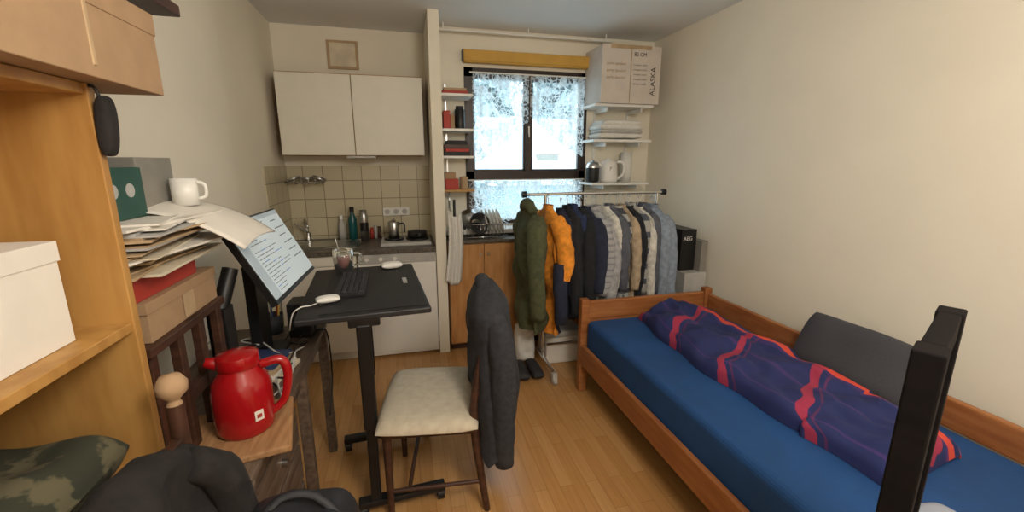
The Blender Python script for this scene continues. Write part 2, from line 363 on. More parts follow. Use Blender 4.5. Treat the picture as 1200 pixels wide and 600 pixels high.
for i in range(6): b.tube([(-.88+i*.05,YK-.02,1.33),(-.88+i*.05,YK-.13,1.33),(-.88+i*.05,YK-.14,1.37)],.003,M['steel'],smooth=1)
for i in range(3):
    b.M=Matrix.Translation((-.84+i*.09,YK-.08,1.355))@Matrix.Rotation(math.radians(20*(i-1)),4,'Y'); b.lathe((0,0,0),[(0,0),(.045,.003),(.055,.022),(.05,.024)],M['steel']); b.M=Matrix.Identity(4)
b.finish('wall_dish_rack')

# ---------------- window corner shelves
b=B()
zs=[1.995,1.745,1.545,1.29]
for z in zs: b.box((.292,3.32,z-.018),(.53,YW-.002,z),M['beech'] if z<1.4 else M['white'])
b.box((.34,YW-.014,1.2),(.355,YW-.001,2.1),M['steel'])
b.finish('corner_wall_shelf',bevel=.002)
b=B()
def bk(x,y,z,w,d,h,m): b.box((x,y,z),(x+w,y+d,z+h),M[m])
bk(.31,3.36,1.996,.19,.15,.025,'redc'); bk(.32,3.37,2.021,.17,.14,.02,'paper2')
bk(.31,3.35,1.746,.05,.15,.13,'redc'); bk(.362,3.35,1.746,.03,.15,.10,'card'); 
b.lathe((.44,3.42,1.746),[(0,0),(.04,0),(.04,.14),(.03,.15),(.03,.17),(0,.17)],[M['black']]*3+[M['ink']]*2)
bk(.31,3.36,1.546,.2,.16,.03,'ink'); bk(.32,3.36,1.576,.18,.15,.025,'redc'); bk(.31,3.37,1.601,.19,.15,.03,'darkwood'); bk(.33,3.37,1.631,.16,.14,.03,'ink'); 
bk(.31,3.36,1.291,.1,.15,.08,'redc'); bk(.31,3.36,1.371,.08,.13,.05,'card'); b.lathe((.46,3.42,1.291),[(0,0),(.035,0),(.03,.06),(.036,.09),(0,.1)],M['paper2'])
b.finish('shelf_clutter',bevel=.002)
# low cabinet
b=B(); K=M['cab']
b.box((.30,3.22,.06),(1.95,YW-.002,.885),K); b.box((.31,3.26,0),(1.94,3.5,.06),M['darkwood']); b.box((.29,3.195,.885),(1.96,YW-.002,.91),M['stone'])
for i in range(6): 
    x=.306+i*.273; b.box((x,3.20,.075),(x+.267,3.22,.875),K); b.cyl((x+(.24 if i%2==0 else .03),3.18,.8),(x+(.24 if i%2==0 else .03),3.2,.8),.012,M['steel'])
b.finish('sideboard_cabinet',bevel=.003)
# dish rack with dishes
b=B(); b.M=Matrix.Translation((0,-.10,-.045))
for z in(.97,1.07):
    b.tube([(.40,3.33,z),(.78,3.33,z),(.78,3.55,z),(.40,3.55,z),(.40,3.33,z)],.004,M['chrome'],smooth=1)
for i in range(13): x=.42+i*.028; b.tube([(x,3.335,1.07),(x,3.335,.972),(x,3.545,.972),(x,3.545,1.07)],.002,M['chrome'],smooth=1)
for i in range(5):
    b.M=Matrix.Translation((.60+i*.03,3.34,1.03))@Matrix.Rotation(math.radians(72),4,'Y'); b.lathe((0,0,0),[(0,0),(.06,.0),(.10,.014),(.102,.016),(.06,.004),(0,.004)],M['white'])
b.M=Matrix.Translation((.50,3.34,1.04))@Matrix.Rotation(math.radians(150),4,'X'); b.lathe((0,0,0),[(0,-.07),(.08,-.07),(.10,.05),(.095,.05),(.076,-.06)],M['steel'])
b.M=Matrix.Translation((.545,3.25,1.03))@Matrix.Rotation(math.radians(75),4,'X')@Matrix.Rotation(math.radians(15),4,'Y'); b.lathe((0,0,0),[(0,0),(.06,0),(.085,.02),(.083,.022),(.06,.005),(0,.005)],M['black'])
b.M=Matrix.Identity(4); b.finish('dish_drying_rack')
b=B(); b.cyl((.36,3.26,.911),(.36,3.26,1.22),.010,M['black']); b.lathe((.36,3.26,.911),[(0,0),(.04,0),(.04,.01),(0,.012)],M['black']); b.finish('kitchen_roll_holder')
b=B()
b.cyl((.33,3.175,1.14),(.33,3.33,1.14),.006,M['steel']); b.cyl((.33,3.33,1.14),(.33,3.33,1.272),.005,M['steel'])
b.sheet(lambda u,v:(.30+.10*u+.012*math.sin(v*4)-.02*v*(1-u),3.165+.014*math.sin(u*14),1.14-.53*v-.04*math.sin(u*3)),24,20,M['towel'])
b.finish('tea_towel',solid=.004)

# ---------------- right wall shelf
b=B()
for z in(1.955,1.68,1.33): b.box((1.50,3.28,z-.02),(2.02,YW-.001,z),M['white'])
for x in(1.62,1.93):
    b.box((x,YW-.016,1.25),(x+.02,YW-.001,2.0),M['white'])
    for z in(1.935,1.66,1.31): b.box((x+.003,3.33,z-.035),(x+.015,YW-.016,z),M['white'])
b.finish('bracket_wall_shelf',bevel=.002)
b=B(); b.box((1.53,3.25,1.956),(2.04,YW-.004,2.385),M['cardg'])
R0=Matrix.Rotation(math.pi/2,3,'X')
b.text('ALASKA',.06,(1.995,3.2485,2.02),Matrix.Rotation(math.radians(-90),3,'Y')@R0,M['ink'])
b.text('82 CM',.04,(1.80,3.2485,2.31),R0,M['ink'])
for i in range(5): b.text('compact audio',.02,(1.80,3.2485,2.24-.035*i),R0,M['grey'])
for i in range(3): b.text('party speaker',.03,(1.57,3.2485,2.24-i*.05),R0,M['paper2'])
b.box((1.775,3.248,1.956),(1.781,3.2505,2.385),M['paper2']); b.box((1.60,3.247,2.36),(1.95,3.2505,2.388),M['paper2'])
b.finish('large_cardboard_box',bevel=.004)
b=B()
for i,(w,m) in enumerate([(.42,'towel'),(.40,'ster'),(.41,'towel'),(.36,'towel')]):
    b.pillow((1.76,3.42,1.712+i*.034),(w/2,0,0),(0,.12,0),(0,0,.024),M[m],p=8,amp=.006,seed=i,n=18)
b.finish('folded_towels')
b=B(); c=(1.70,3.40,1.331)
b.lathe(c,[(0,0),(.075,0),(.078,.02),(.068,.15),(.055,.175),(.02,.185),(.012,.2),(0,.2)],M['white']); b.tube([(1.765,3.38,1.50),(1.82,3.37,1.49),(1.825,3.37,1.40),(1.775,3.38,1.36)],.012,M['white']); b.tube([(1.64,3.41,1.46),(1.60,3.41,1.50)],[.022,.012],M['white']); b.box((1.68,3.33,1.38),(1.70,3.334,1.46),M['ster'])
b.finish('electric_kettle')
b=B(); b.lathe((1.555,3.40,1.331),[(0,0),(.05,0),(.055,.02),(.055,.12)],M['black']); b.lathe((1.555,3.40,1.331),[(.057,.12),(.057,.13),(.045,.165),(.012,.17),(.012,.185),(0,.185)],M['steel']); b.finish('rice_cooker')
b=B(); b.lathe((1.89,3.45,1.331),[(.015,0),(.05,0),(.05,.25),(.015,.25),(.015,0)],M['towel']); b.finish('paper_towel_roll')

# ---------------- clothes rack
b=B(); W=M['ster']; ch=M['chrome']
b.cyl((.78,2.78,1.285),(1.84,2.78,1.285),.011,ch); 
for x in(.93,1.79):
    b.cyl((x,2.78,.09),(x,2.78,1.285),.011,ch); b.cyl((x,2.52,.09),(x,3.04,.09),.012,ch)
    for y in(2.52,3.04):
        b.cyl((x-.012,y,.03),(x+.012,y,.03),.03,W); b.box((x-.017,y-.015,.03),(x+.017,y+.015,.085),M['ster'])
b.cyl((.93,2.78,.18),(1.79,2.78,.18),.009,ch)
for x in(.78,1.84): b.cyl((x-.014,2.78,1.285),(x+.014,2.78,1.285),.022,M['black'])
b.finish('clothes_rack')
def garment(b,x,yc,zt,L,hw,ht,m,zone=None,sleeve=.62,seed=0,hook=True,msl=None,lean=0,sr=.055,rough=.02):
    n=40;lv=34;vs=[];fs=[];ms=[]
    rnd=random.Random(seed)
    for j in range(lv+1):
        t=j/lv; z=zt-t*L
        if t<.03: w=.055;th=.03
        elif t<.16: k=(t-.03)/.13; w=.055+(hw-.055)*math.sin(k*math.pi/2)**.9; th=.03+(ht-.03)*k
        else: w=hw*(1+.04*math.sin(t*5+seed)); th=ht*(1+.25*t)
        for k in range(n):
            a=2*math.pi*k/n; c_,s_=math.cos(a),math.sin(a)
            rip=1+.3*math.sin(a*7+seed+t*2.5)*min(1,t*2.5)
            nz=noise.noise(Vector((a*1.2,t*5,seed)))*rough*min(1,t*4)
            vs.append((x+lean*t*L+th*abs(s_)**.8*(1 if s_>0 else -1)*rip+nz, yc+w*abs(c_)**.8*(1 if c_>0 else -1)*(1+.05*math.sin(t*9+seed)), z+.03*noise.noise(Vector((c_*2,s_,seed)))*t))
    for j in range(lv):
        for k in range(n):
            fs.append((j*n+k,(j+1)*n+k,(j+1)*n+(k+1)%n,j*n+(k+1)%n)); ms.append(zone(j/lv,k/n) if zone else m)
    b.add(vs,fs,ms,True)
    b.add(vs[-n:],[tuple(range(n))],m)
    ms_=msl or m
    if sleeve:
        for sg in(-1,1):
            y=yc+sg*(hw-.04); dx=rnd.uniform(-.02,.02); e=rnd.uniform(-.02,.03)
            b.tube([(x,y-sg*.03,zt-.09),(x+dx,y+sg*.03,zt-.16),(x+dx*2,y+sg*(.05+e),zt-.35),(x+dx+lean*sleeve,y+sg*(.03+e*2),zt-.1-sleeve)],[sr*.9,sr*1.1,sr,sr*.8],ms_,n=16,smooth=7,flat=.85,wob=.14)
    if hook:
        b.tube([(x,yc,zt-.01),(x,yc,zt+.035),(x+.0,yc+.018,zt+.055),(x,yc,zt+.075),(x,yc-.016,zt+.06)],.0025,M['steel'],n=6)
def cm(n,c,**k): return mat(n,c,.92,var=.2,scale=30,bump=.3,**k)
ol=cm('olive_cloth',(76,80,54)); nv=cm('navy_cloth',(32,38,58)); orr=cm('orange_cloth',(222,140,44)); bk_=cm('black_cloth',(26,28,34)); nb=cm('deep_blue_cloth',(34,46,80)); gr=cm('light_grey_cloth',(158,158,160)); dg=cm('slate_cloth',(84,88,98)); be=cm('beige_cloth',(166,148,124)); lb=cm('blue_grey_cloth',(130,142,158)); wt=cm('off_white_cloth',(200,198,190))
pl=stripes('grey_plaid',(134,136,142),(164,164,166),2,24,.35)
st1=stripes('bw_stripes',(70,72,80),(172,170,166),2,13,.45); st3=stripes('navy_stripes',(76,82,94),(164,162,158),2,9,.35)
ZT=1.215
b=B(); garment(b,.815,2.77,ZT,.84,.235,.052,ol,seed=1,sleeve=.62,sr=.064,rough=.05); b.tube([(.80,2.63,1.19),(.79,2.75,1.225),(.80,2.88,1.19)],[.03,.042,.03],ol,n=10,wob=.15); b.finish('olive_jacket')
b=B()
def zo(t,k):
    if t<.40: return orr
    if k>.42 and k<.66: return orr
    return nv
garment(b,.945,2.76,ZT,.86,.235,.048,nv,zone=zo,seed=2,msl=orr,sr=.054,sleeve=.36,rough=.05); 
b.tube([(.95,2.50,.86),(.95,2.49,.70),(.955,2.50,.46)],[.053,.056,.050],nv,n=14,flat=.85,wob=.14)
b.finish('orange_navy_jacket')
b=B(); x=1.035
L=[(nv,.74,.056),(bk_,.70,.052),(nb,.72,.05),(bk_,.68,.054),(nv,.74,.05),(pl,.64,.052),(gr,.70,.046),(wt,.6,.036),(dg,.62,.044),(st1,.64,.036),(be,.66,.036),(bk_,.58,.036),(st3,.64,.04),(wt,.6,.034),(dg,.68,.04),(lb,.70,.044),(lb,.76,.05)]
for i,(m,l,sr) in enumerate(L):
    random.seed(i+40)
    garment(b,x,2.77+random.uniform(-.045,.02),ZT-random.uniform(0,.03),l,.215+random.uniform(-.03,.03),.028,m,seed=i*3+5,sleeve=.52+random.uniform(-.12,.12),sr=sr,lean=random.uniform(-.05,.05),rough=.03); x+=.0455
b.finish('hanging_clothes')
b=B(); b.box((.97,2.81,0),(1.25,3.02,.24),M['cardw']); b.box((.96,2.80,.21),(1.26,3.03,.26),M['ster'])
b.finish('storage_bin',bevel=.015)
b=B(); b.pillow((.83,2.93,.155),(.075,0,0),(0,0,.15),(0,.07,0),M['towel'],p=5,amp=.03,seed=8,fr=12); b.tube([(.78,2.93,.29),(.80,2.93,.36),(.86,2.93,.36),(.88,2.93,.29)],.006,M['towel'])
b.finish('white_bag')
b=B()
for x in(.74,.84): b.pillow((x,2.70,.045),(.042,0,0),(0,.13,0),(0,0,.04),M['ink'],p=3,amp=.004,n=14)
b.finish('pair_of_shoes')
b=B(); b.box((1.965,2.62,0),(2.15,3.15,.70),M['ster']); b.finish('grey_cabinet',bevel=.006)
b=B(); b.box((1.97,2.70,.701),(2.095,3.05,1.01),M['black']); b.box((1.968,2.75,.74),(1.972,3.0,.76),M['redc']); b.text('AEG',.04,(1.985,2.6985,.93),R0,M['white']); b.box((2.1,2.64,.701),(2.15,3.1,.93),M['grey']); b.finish('black_appliance_box',bevel=.004)

# ---------------- bed
b=B(); P=M['pine'];PX=M['pinex']; bx0,bx1,by0,by1=1.06,2.03,.42,2.45
for x in(bx0,bx1-.055):
    b.box((x,by1-.055,0),(x+.055,by1,.64 if x<1.5 else .65),PX); b.box((x,by0,0),(x+.055,by0+.055,.70),PX)
b.box((bx0+.055,by1-.045,.50),(bx1-.055,by1-.015,.625),PX); b.box((bx0+.055,by1-.045,.20),(bx1-.055,by1-.015,.40),PX)
b.box((bx0+.055,by1-.04,.40),(bx1-.055,by1-.02,.50),PX)
b.box((bx0+.055,by0+.01,.20),(bx1-.055,by0+.04,.66),PX)
b.box((bx0,by0+.055,.20),(bx0+.028,by1-.055,.338),P)
b.box((bx1-.03,by0+.055,.20),(bx1-.002,by1-.055,.338),P); b.box((bx1-.035,by0+.055,.49),(bx1-.005,by1-.055,.61),P)
for i in range(12): y=by0+.12+i*.155; b.box((bx0+.03,y,.25),(bx1-.03,y+.07,.27),P)
b.finish('wooden_bed',bevel=.008,seg=3)
b=B(); b.box((1.092,.48,.272),(1.985,2.39,.505),M['sheet']); b.finish('mattress',bevel=.035,seg=5)
# duvet
me=bpy.data.meshes.new('duvet'); vs=[];fs=[];uvs=[]
nu,nv_=48,160
def dc(v):
    y=2.36-1.53*v
    return 1.62-.03*math.sin(v*3.2)+(-.02 if v>.8 else 0), .195+.03*math.sin(v*4)+.02*v, y
for j in range(nv_+1):
    v=j/nv_
    xc,hw,y=dc(v)
    e=min(1,min(v,1-v)/.035); e=math.sqrt(max(0,1-(1-e)**2))
    for i in range(nu+1):
        a=math.pi*(i/nu); cx_=math.cos(math.pi-a); 
        px=xc+hw*cx_*(1+.05*math.sin(v*23+3*cx_))
        prof=abs(math.sin(a))**.45
        n1=noise.noise(Vector((px*7,y*5,1)))*.04+noise.noise(Vector((px*18,y*10,4)))*.025+.008*math.sin(y*21+px*14)
        z=.507+prof*(.10*e+.004)+ (n1*prof*e) +(.02*prof*max(0,cx_))
        vs.append((px,y+.03*cx_,max(z,.507))); uvs.append((i/nu,v))
for j in range(nv_):
    for i in range(nu): fs.append((j*(nu+1)+i,(j+1)*(nu+1)+i,(j+1)*(nu+1)+i+1,j*(nu+1)+i+1))
me.from_pydata(vs,[],fs); ul=me.uv_layers.new(name='UVMap')
for p in me.polygons:
    p.use_smooth=True
    for li in p.loop_indices: ul.data[li].uv=uvs[me.loops[li].vertex_index]
me.materials.append(M['duvet']); me.update()
o=bpy.data.objects.new('duvet',me); bpy.context.collection.objects.link(o)
b=B(); b.pillow((1.925,1.34,.64),(0,.27,.0),(.065,0,.125),(-.055,0,.035),M['pillow'],p=4,amp=.014,seed=2); b.finish('grey_pillow')
b=B(); b.pillow((1.25,.60,.545),(.19,0,0),(0,.115,0),(0,0,.035),M['lpillow'],p=5,amp=.008,seed=5); b.finish('bed_pillow')
# narrow dark folding screen by the head of the bed
b=B(); D=mat('wenge_wood',(15,11,11),.9,var=.2,scale=6,stretch=(1,1,6),spec=.15)
b.M=Matrix.Translation((.688,.408,0))@Matrix.Rotation(math.radians(26),4,'Z')
b.box((0,-.038,0),(.05,0,1.24),D); b.box((.25,-.038,0),(.30,0,1.24),D); b.box((.05,-.028,.08),(.25,-.010,1.20),D)
for z in(0.02,.7,1.19): b.box((.05,-.034,z),(.25,-.004,z+.05),D)
b.finish('folding_screen',bevel=.003)

# ---------------- standing desk
DM=rz(.077,1.655,4.5)@Matrix.Translation((.02,0,0))
b=B(); BM=M['blackm']; DT=mat('desk_top',(30,30,33),.5,var=.1,scale=20)
b.M=DM
b.box((-.445,1.655,.905),(.06,2.45,.93),DT)
b.box((-.26,1.67,.87),(-.14,2.40,.904),BM)
for y in(1.69,2.17):
    b.box((-.232,y-.025,.42),(-.178,y+.025,.88),BM); b.box((-.226,y-.02,.05),(-.184,y+.02,.45),BM)
    b.box((-.36 if y>2 else -.28,y-.025,.05),(.09,y+.025,.08),BM)
    for x in(-.34 if y>2 else -.26,.07):
        b.cyl((x-.014,y,.026),(x+.014,y,.026),.026,BM); b.box((x-.02,y-.018,.025),(x+.02,y+.018,.055),BM)
b.finish('standing_desk',bevel=.006)
b=B(); b.M=DM; b.box((-.36,1.69,.9305),(.048,2.43,.934),M['pad']); b.box((-.02,2.03,.934),(.0,2.13,.9348),M['ster']); b.finish('desk_mat',bevel=.001)
b=B(); b.M=rz(-.26,2.03,2); b.box((-.325,1.85,.9345),(-.195,2.23,.95),M['black'])
for r in range(5):
    for c in range(14): b.box((-.315+r*.0235,1.858+c*.0262,.95),(-.296+r*.0235,1.880+c*.0262,.956),M['ink'])
b.finish('keyboard',bevel=.002)
b=B(); b.pillow((-.09,2.33,.955),(.055,.01,0),(-.006,.032,0),(0,0,.018),M['white'],p=3,amp=0,n=14); b.finish('computer_mouse')
b=B(); b.pillow((-.33,1.80,.951),(.045,.012,0),(-.008,.028,0),(0,0,.014),M['white'],p=3,amp=0,n=14); b.tube([(-.36,1.79,.942),(-.39,1.76,.939),(-.42,1.74,.942),(-.45,1.73,.92),(-.47,1.74,.85)],.0025,M['white']); b.finish('computer_mouse.001')
b=B(); c=(-.33,2.31,.9345)
b.lathe(c,[(0,.004),(.042,.004),(.048,.07),(.048,.12),(.051,.12),(.051,.07),(.045,0),(0,0)],M['glass']); b.lathe(c,[(0,.006),(.041,.006),(.0465,.07),(.0465,.095),(0,.095)],M['cocoa'])
b.tube([(-.281,2.31,1.035),(-.245,2.31,1.03),(-.24,2.31,.99),(-.284,2.31,.965)],.006,M['glass']); b.tube([(-.33,2.31,.96),(-.36,2.32,1.10),(-.365,2.322,1.12)],.003,M['steel'],smooth=1)
b.finish('glass_mug')

# monitor
b=B()
b.M=Matrix.Translation((-.515,1.865,1.155))@Matrix.Rotation(math.radians(-2),4,'Z')@Matrix.Rotation(math.radians(-27),4,'Y')
b.box((-.03,-.272,-.165),(-.006,.272,.16),M['black']); b.box((-.055,-.12,-.1),(-.03,.12,.1),M['black'])
sc=mat('screen_glow',(196,208,212),.4,emit=.3,var=0); b.box((-.006,-.264,-.148),(-.004,.264,.153),sc)
sk=mat('screen_text',(84,92,102),.5,emit=.15); sg_=mat('screen_sidebar',(170,184,192),.5,emit=.22); sb=mat('screen_blue',(60,110,180),.5,emit=.3)
b.box((-.004,-.264,.135),(-.0035,.264,.153),sg_); b.box((-.004,-.264,-.148),(-.0035,-.2,.135),sg_)
random.seed(3)
for r in range(19):
    z=.125-r*.0142
    if random.random()<.15: continue
    y=-.185; 
    for k in range(random.randint(2,6)):
        w=random.uniform(.015,.06)
        if y+w>.1: break
        b.box((-.004,y,z-.0028),(-.0034,y+w,z),sk if random.random()<.85 else sb); y+=w+.008
for r in range(6): b.box((-.004,.13,.11-r*.035),(-.0034,.13+random.uniform(.06,.12),.114-r*.035),sk)
b.M=Matrix.Identity(4)
b.box((-.63,1.80,.715),(-.59,1.92,1.10),M['black']); b.cyl((-.61,1.86,1.10),(-.565,1.86,1.14),.03,M['black']); b.box((-.72,1.79,.706),(-.53,1.98,.72),M['black'])
b.finish('computer_monitor',bevel=.003)

# ---------------- side table along the left wall
b=B(); O=M['oldwood']
b.box((-.865,1.02,.685),(-.42,2.20,.705),O)
for x,y in((-.85,2.14),(-.46,2.14),(-.46,1.68),(-.85,1.08),(-.46,1.06)): b.box((x,y,0),(x+.04,y+.04,.685),O)
b.box((-.86,2.15,.60),(-.44,2.17,.685),O); b.box((-.455,1.10,.62),(-.44,2.14,.685),O)
b.box((-.85,1.14,.12),(-.455,1.60,.62),O)
for i in range(3): b.box((-.455,1.15,.14+i*.16),(-.44,1.59,.285+i*.16),O); b.cyl((-.44,1.37,.21+i*.16),(-.42,1.37,.21+i*.16),.012,M['steel'])
b.finish('side_table',bevel=.004)
# thermos jug
b=B(); b.M=Matrix.Translation((.053,.03,0))
c=(-.545,1.255,.728)
b.lathe(c,[(0,0),(.068,0),(.075,.01),(.078,.03),(.078,.13),(.07,.165),(.052,.19),(.05,.20)],M['redp'])
b.lathe(c,[(.053,.20),(.056,.205),(.054,.235),(.02,.245),(0,.246)],M['redp'])
b.tube([(-.492,1.265,.92),(-.44,1.275,.925),(-.425,1.278,.88),(-.44,1.272,.80),(-.475,1.262,.765)],[.013,.014,.013,.012,.011],M['redp'],n=10,smooth=4)
b.tube([(-.585,1.245,.94),(-.62,1.235,.955)],[.022,.014],M['redp'])
b.M=b.M@Matrix.Translation((-.545,1.255,.80))@Matrix.Rotation(math.radians(45),4,'Z'); b.box((-.012,-.0795,-.022),(.012,-.0775,.008),M['cardw']); b.box((-.007,-.0802,-.014),(.007,-.079,-.002),M['redc'])
b.finish('thermos_jug',bevel=.001)
b=B(); b.M=rz(-.52,1.27,12); b.box((-.66,1.13,.706),(-.37,1.42,.727),M['cork']); b.finish('wooden_board',bevel=.006)
b=B(); b.M=rz(-.5,1.8,-12)
b.box((-.60,1.58,.706),(-.44,1.77,.72),M['paper']); b.box((-.59,1.59,.72),(-.45,1.76,.733),M['cardw']); b.box((-.61,1.60,.733),(-.46,1.77,.745),M['paper2']); b.box((-.60,1.62,.745),(-.47,1.77,.762),M['bluebk'])
b.finish('book_pile',bevel=.002)
b=B()
for i in range(9):
    random.seed(20+i); pts=[(-.84+random.uniform(0,.38),1.42+.08*i+random.uniform(-.05,.05),.712)]
    for k in range(6): pts.append((min(-.44,max(-.85,pts[-1][0]+random.uniform(-.12,.12))),max(1.4,min(2.18,pts[-1][1]+random.uniform(-.14,.14))),.711+random.uniform(0,.09)))
    b.tube(pts,.0035,M['black'] if i%4 else M['ster'],n=6,smooth=5)
b.tube([(-.5,2.0,.72),(-.43,2.1,.71),(-.405,2.12,.66),(-.40,2.1,.45),(-.41,2.0,.3)],.004,M['black'],n=6,smooth=4)
b.finish('power_cables')
b=B(); b.box((-.55,2.02,.706),(-.45,2.14,.87),M['black']); b.cyl((-.45,2.08,.81),(-.447,2.08,.81),.04,M['ink']); b.cyl((-.45,2.08,.74),(-.447,2.08,.74),.02,M['ink']); b.finish('desktop_speaker',bevel=.006)
b=B(); b.box((-.66,1.53,.706),(-.60,1.60,1.02),M['black']); b.cyl((-.63,1.56,1.0),(-.60,1.62,1.14),.025,M['black']); b.box((-.69,1.515,.706),(-.57,1.62,.716),M['black']); b.finish('laptop_stand',bevel=.004)
b=B(); b.lathe((-.64,2.12,.706),[(0,0),(.04,0),(.045,.09),(.043,.09),(.038,.005),(0,.005)],M['ink'])
for i in range(6): b.tube([(-.64+.02*math.cos(i),2.12+.02*math.sin(i),.712),(-.64+.035*math.cos(i),2.12+.035*math.sin(i),.86)],.004,M[['yellow','redc','ster','green','ink','bluebk'][i]],smooth=1)
b.finish('pen_cup')

# slatted riser with box stack
b=B(); DW=M['darkwood']
b.box((-.865,1.08,1.055),(-.585,1.50,1.078),DW)
for y in(1.09,1.22,1.34,1.46): b.box((-.62,y,.706),(-.595,y+.03,1.055),DW); b.box((-.86,y,.706),(-.84,y+.03,1.055),DW)
b.box((-.62,1.09,.85),(-.597,1.49,.89),DW)
b.finish('wooden_riser_shelf',bevel=.003)
b=B(); b.box((-.86,1.12,1.079),(-.60,1.49,1.175),M['card']); b.box((-.862,1.115,1.15),(-.597,1.494,1.178),M['card']); b.box((-.598,1.28,1.085),(-.5965,1.34,1.15),M['paper2']); b.finish('cardboard_box',bevel=.002)
b=B(); b.box((-.86,1.10,1.179),(-.615,1.42,1.235),M['redc']); b.box((-.857,1.103,1.235),(-.618,1.417,1.24),M['paper']); b.finish('red_box',bevel=.002)
b=B(); random.seed(5)
z=1.241
for i in range(24):
    b.M=rz(-.73,1.28,random.uniform(-14,14)); h=random.uniform(.003,.007)
    b.box((-.86+random.uniform(0,.05),1.06+random.uniform(-.03,.05),z),(-.60+random.uniform(-.03,.06),1.46+random.uniform(-.04,.07),z+h),M[random.choice(['paper','paper2','cardw','paper2','ster'])]); z+=h
b.M=Matrix.Identity(4); ztop=z
b.finish('paper_stack')
b=B(); b.sheet(lambda u,v:(-.70+.26*u,1.30+.30*v,ztop+.012-.11*u*u+.015*math.sin(v*3)),12,12,M['cardw']); b.finish('loose_papers',solid=.003)
b=B(); b.box((-.86,1.08,ztop+.001),(-.66,1.31,ztop+.125),M['green']); b.box((-.66,1.075,ztop+.001),(-.655,1.31,ztop+.125),M['green'])
for i in range(3): b.cyl((-.655,1.12+i*.065,ztop+.07),(-.6535,1.12+i*.065,ztop+.07),.017,M['ster'],n=16)
b.box((-.86,1.32,ztop+.001),(-.67,1.50,ztop+.15),M['grey']); b.finish('tea_box',bevel=.002)
b=B(); c=(-.620,1.44,ztop+.016); b.lathe(c,[(0,.003),(.029,.003),(.030,.075),(.033,.075),(.033,.0),(0,0)],M['white']); b.tube([(c[0]+.031,c[1],c[2]+.065),(c[0]+.052,c[1],c[2]+.058),(c[0]+.052,c[1],c[2]+.025),(c[0]+.031,c[1],c[2]+.018)],.005,M['white']); b.finish('white_mug')
# bookcase
b=B(); BE=M['beech']
b.box((-.868,1.0-.02,0),(-.55,1.0,1.64),BE); b.box((-.868,.30,0),(-.55,.32,1.64),BE)
for z in(.05,.5,.84,1.16,1.62): b.box((-.868,.32,z),(-.555,.98,z+.02),BE)
b.box((-.869,.32,.05),(-.862,.98,1.62),BE)
b.finish('bookcase',bevel=.002)
b=B(); b.box((-.86,.72,1.641),(-.50,1.14,1.80),M['card']); b.box((-.502,.92,1.66),(-.498,.93,1.80),M['paper2']); b.box((-.862,.718,1.76),(-.498,1.142,1.803),M['card']); b.finish('cardboard_box.001',bevel=.003)
b=B(); b.box((-.868,.5,1.825),(-.48,1.23,1.85),M['darkwood']); b.box((-.868,.55,1.851),(-.485,1.20,2.06),M['black'])
b.finish('high_wall_shelf',bevel=.003)
b=B(); b.pillow((-.536,.992,1.565),(0,.018,0),(.004,0,.055),(.012,0,0),M['dark2'],p=3,amp=.004); b.tube([(-.537,.99,1.61),(-.54,.985,1.632),(-.549,.985,1.636)],.003,M['black']); b.finish('black_pouch')
b=B(); b.box((-.85,.50,1.181),(-.60,.90,1.36),M['cardw']); b.box((-.851,.49,1.33),(-.598,.905,1.365),M['cardw']); b.box((-.599,.64,1.20),(-.5985,.72,1.27),M['paper2']); b.finish('cardboard_box.002',bevel=.003)
b=B(); b.pillow((-.705,.72,.935),(.14,0,0),(0,.22,0),(0,0,.065),M['camo'],p=4,amp=.04,seed=3,fr=9); b.finish('camouflage_jacket')

# ---------------- dining chair with jacket
b=B(); b.M=rz(.08,1.8,-8); DW=M['darkwood']
x0,x1,ya,yb=-.12,.26,1.58,2.02
b.box((x0,ya,.395),(x1,yb,.43),DW)
for x,y in((x0+.02,ya+.02),(x0+.02,yb-.02)): b.cyl((x,y,0),(x,y,.40),.013,DW,r2=.019)
for y in(ya+.02,yb-.02): b.tube([(x1+.05,y,0),(x1,y,.42),(x1+.02,y,.65),(x1+.08,y,.92)],[.014,.019,.017,.014],DW,n=10)
b.cyl((x0+.02,ya+.02,.13),(x1+.03,ya+.02,.15),.009,DW); b.cyl((x0+.02,yb-.02,.13),(x1+.03,yb-.02,.15),.009,DW); b.cyl((x0+.1,ya+.02,.14),(x0+.1,yb-.02,.14),.009,DW)
b.box((x1+.055,ya+.02,.82),(x1+.08,yb-.02,.91),DW); b.box((x1+.02,ya+.02,.6),(x1+.035,yb-.02,.66),DW)
b.pillow((.07,1.80,.437),(.215,0,0),(0,.265,0),(0,0,.05),M['seat'],p=7,amp=.004,flatb=True)
b.finish('dining_chair',bevel=.003)
b=B(); b.M=rz(.08,1.8,-8)
n=48; lv=44; vs=[]; fs=[]
for j in range(lv+1):
    t=j/lv; z=.985-.70*t
    k=min(1,t/.13); hw=.07+.185*math.sin(k*math.pi/2)**.8
    hw*=1-.04*math.sin(t*4)
    th=.04+.04*k+.022*math.sin(t*math.pi)
    xc=.322+.012*math.sin(t*3)+.025*t
    for i in range(n):
        a=2*math.pi*i/n; c_,s_=math.cos(a),math.sin(a)
        fold=1+.14*math.sin(a*6+t*3)*min(1,t*2)
        nz=.024*noise.noise(Vector((a*1.3,t*4,3)))*min(1,t*4)
        hem=.06*noise.noise(Vector((c_*2,s_*2,9)))*t
        vs.append((xc+th*fold*abs(s_)**.7*(1 if s_>0 else -1)+nz, 1.80+hw*abs(c_)**.8*(1 if c_>0 else -1), z+hem))
for j in range(lv):
    for i in range(n): fs.append((j*n+i,(j+1)*n+i,(j+1)*n+(i+1)%n,j*n+(i+1)%n))
b.add(vs,fs,M['dark'],True); b.add(vs[-n:],[tuple(range(n))],M['dark']); b.add(vs[:n],[tuple(range(n))[::-1]],M['dark'])
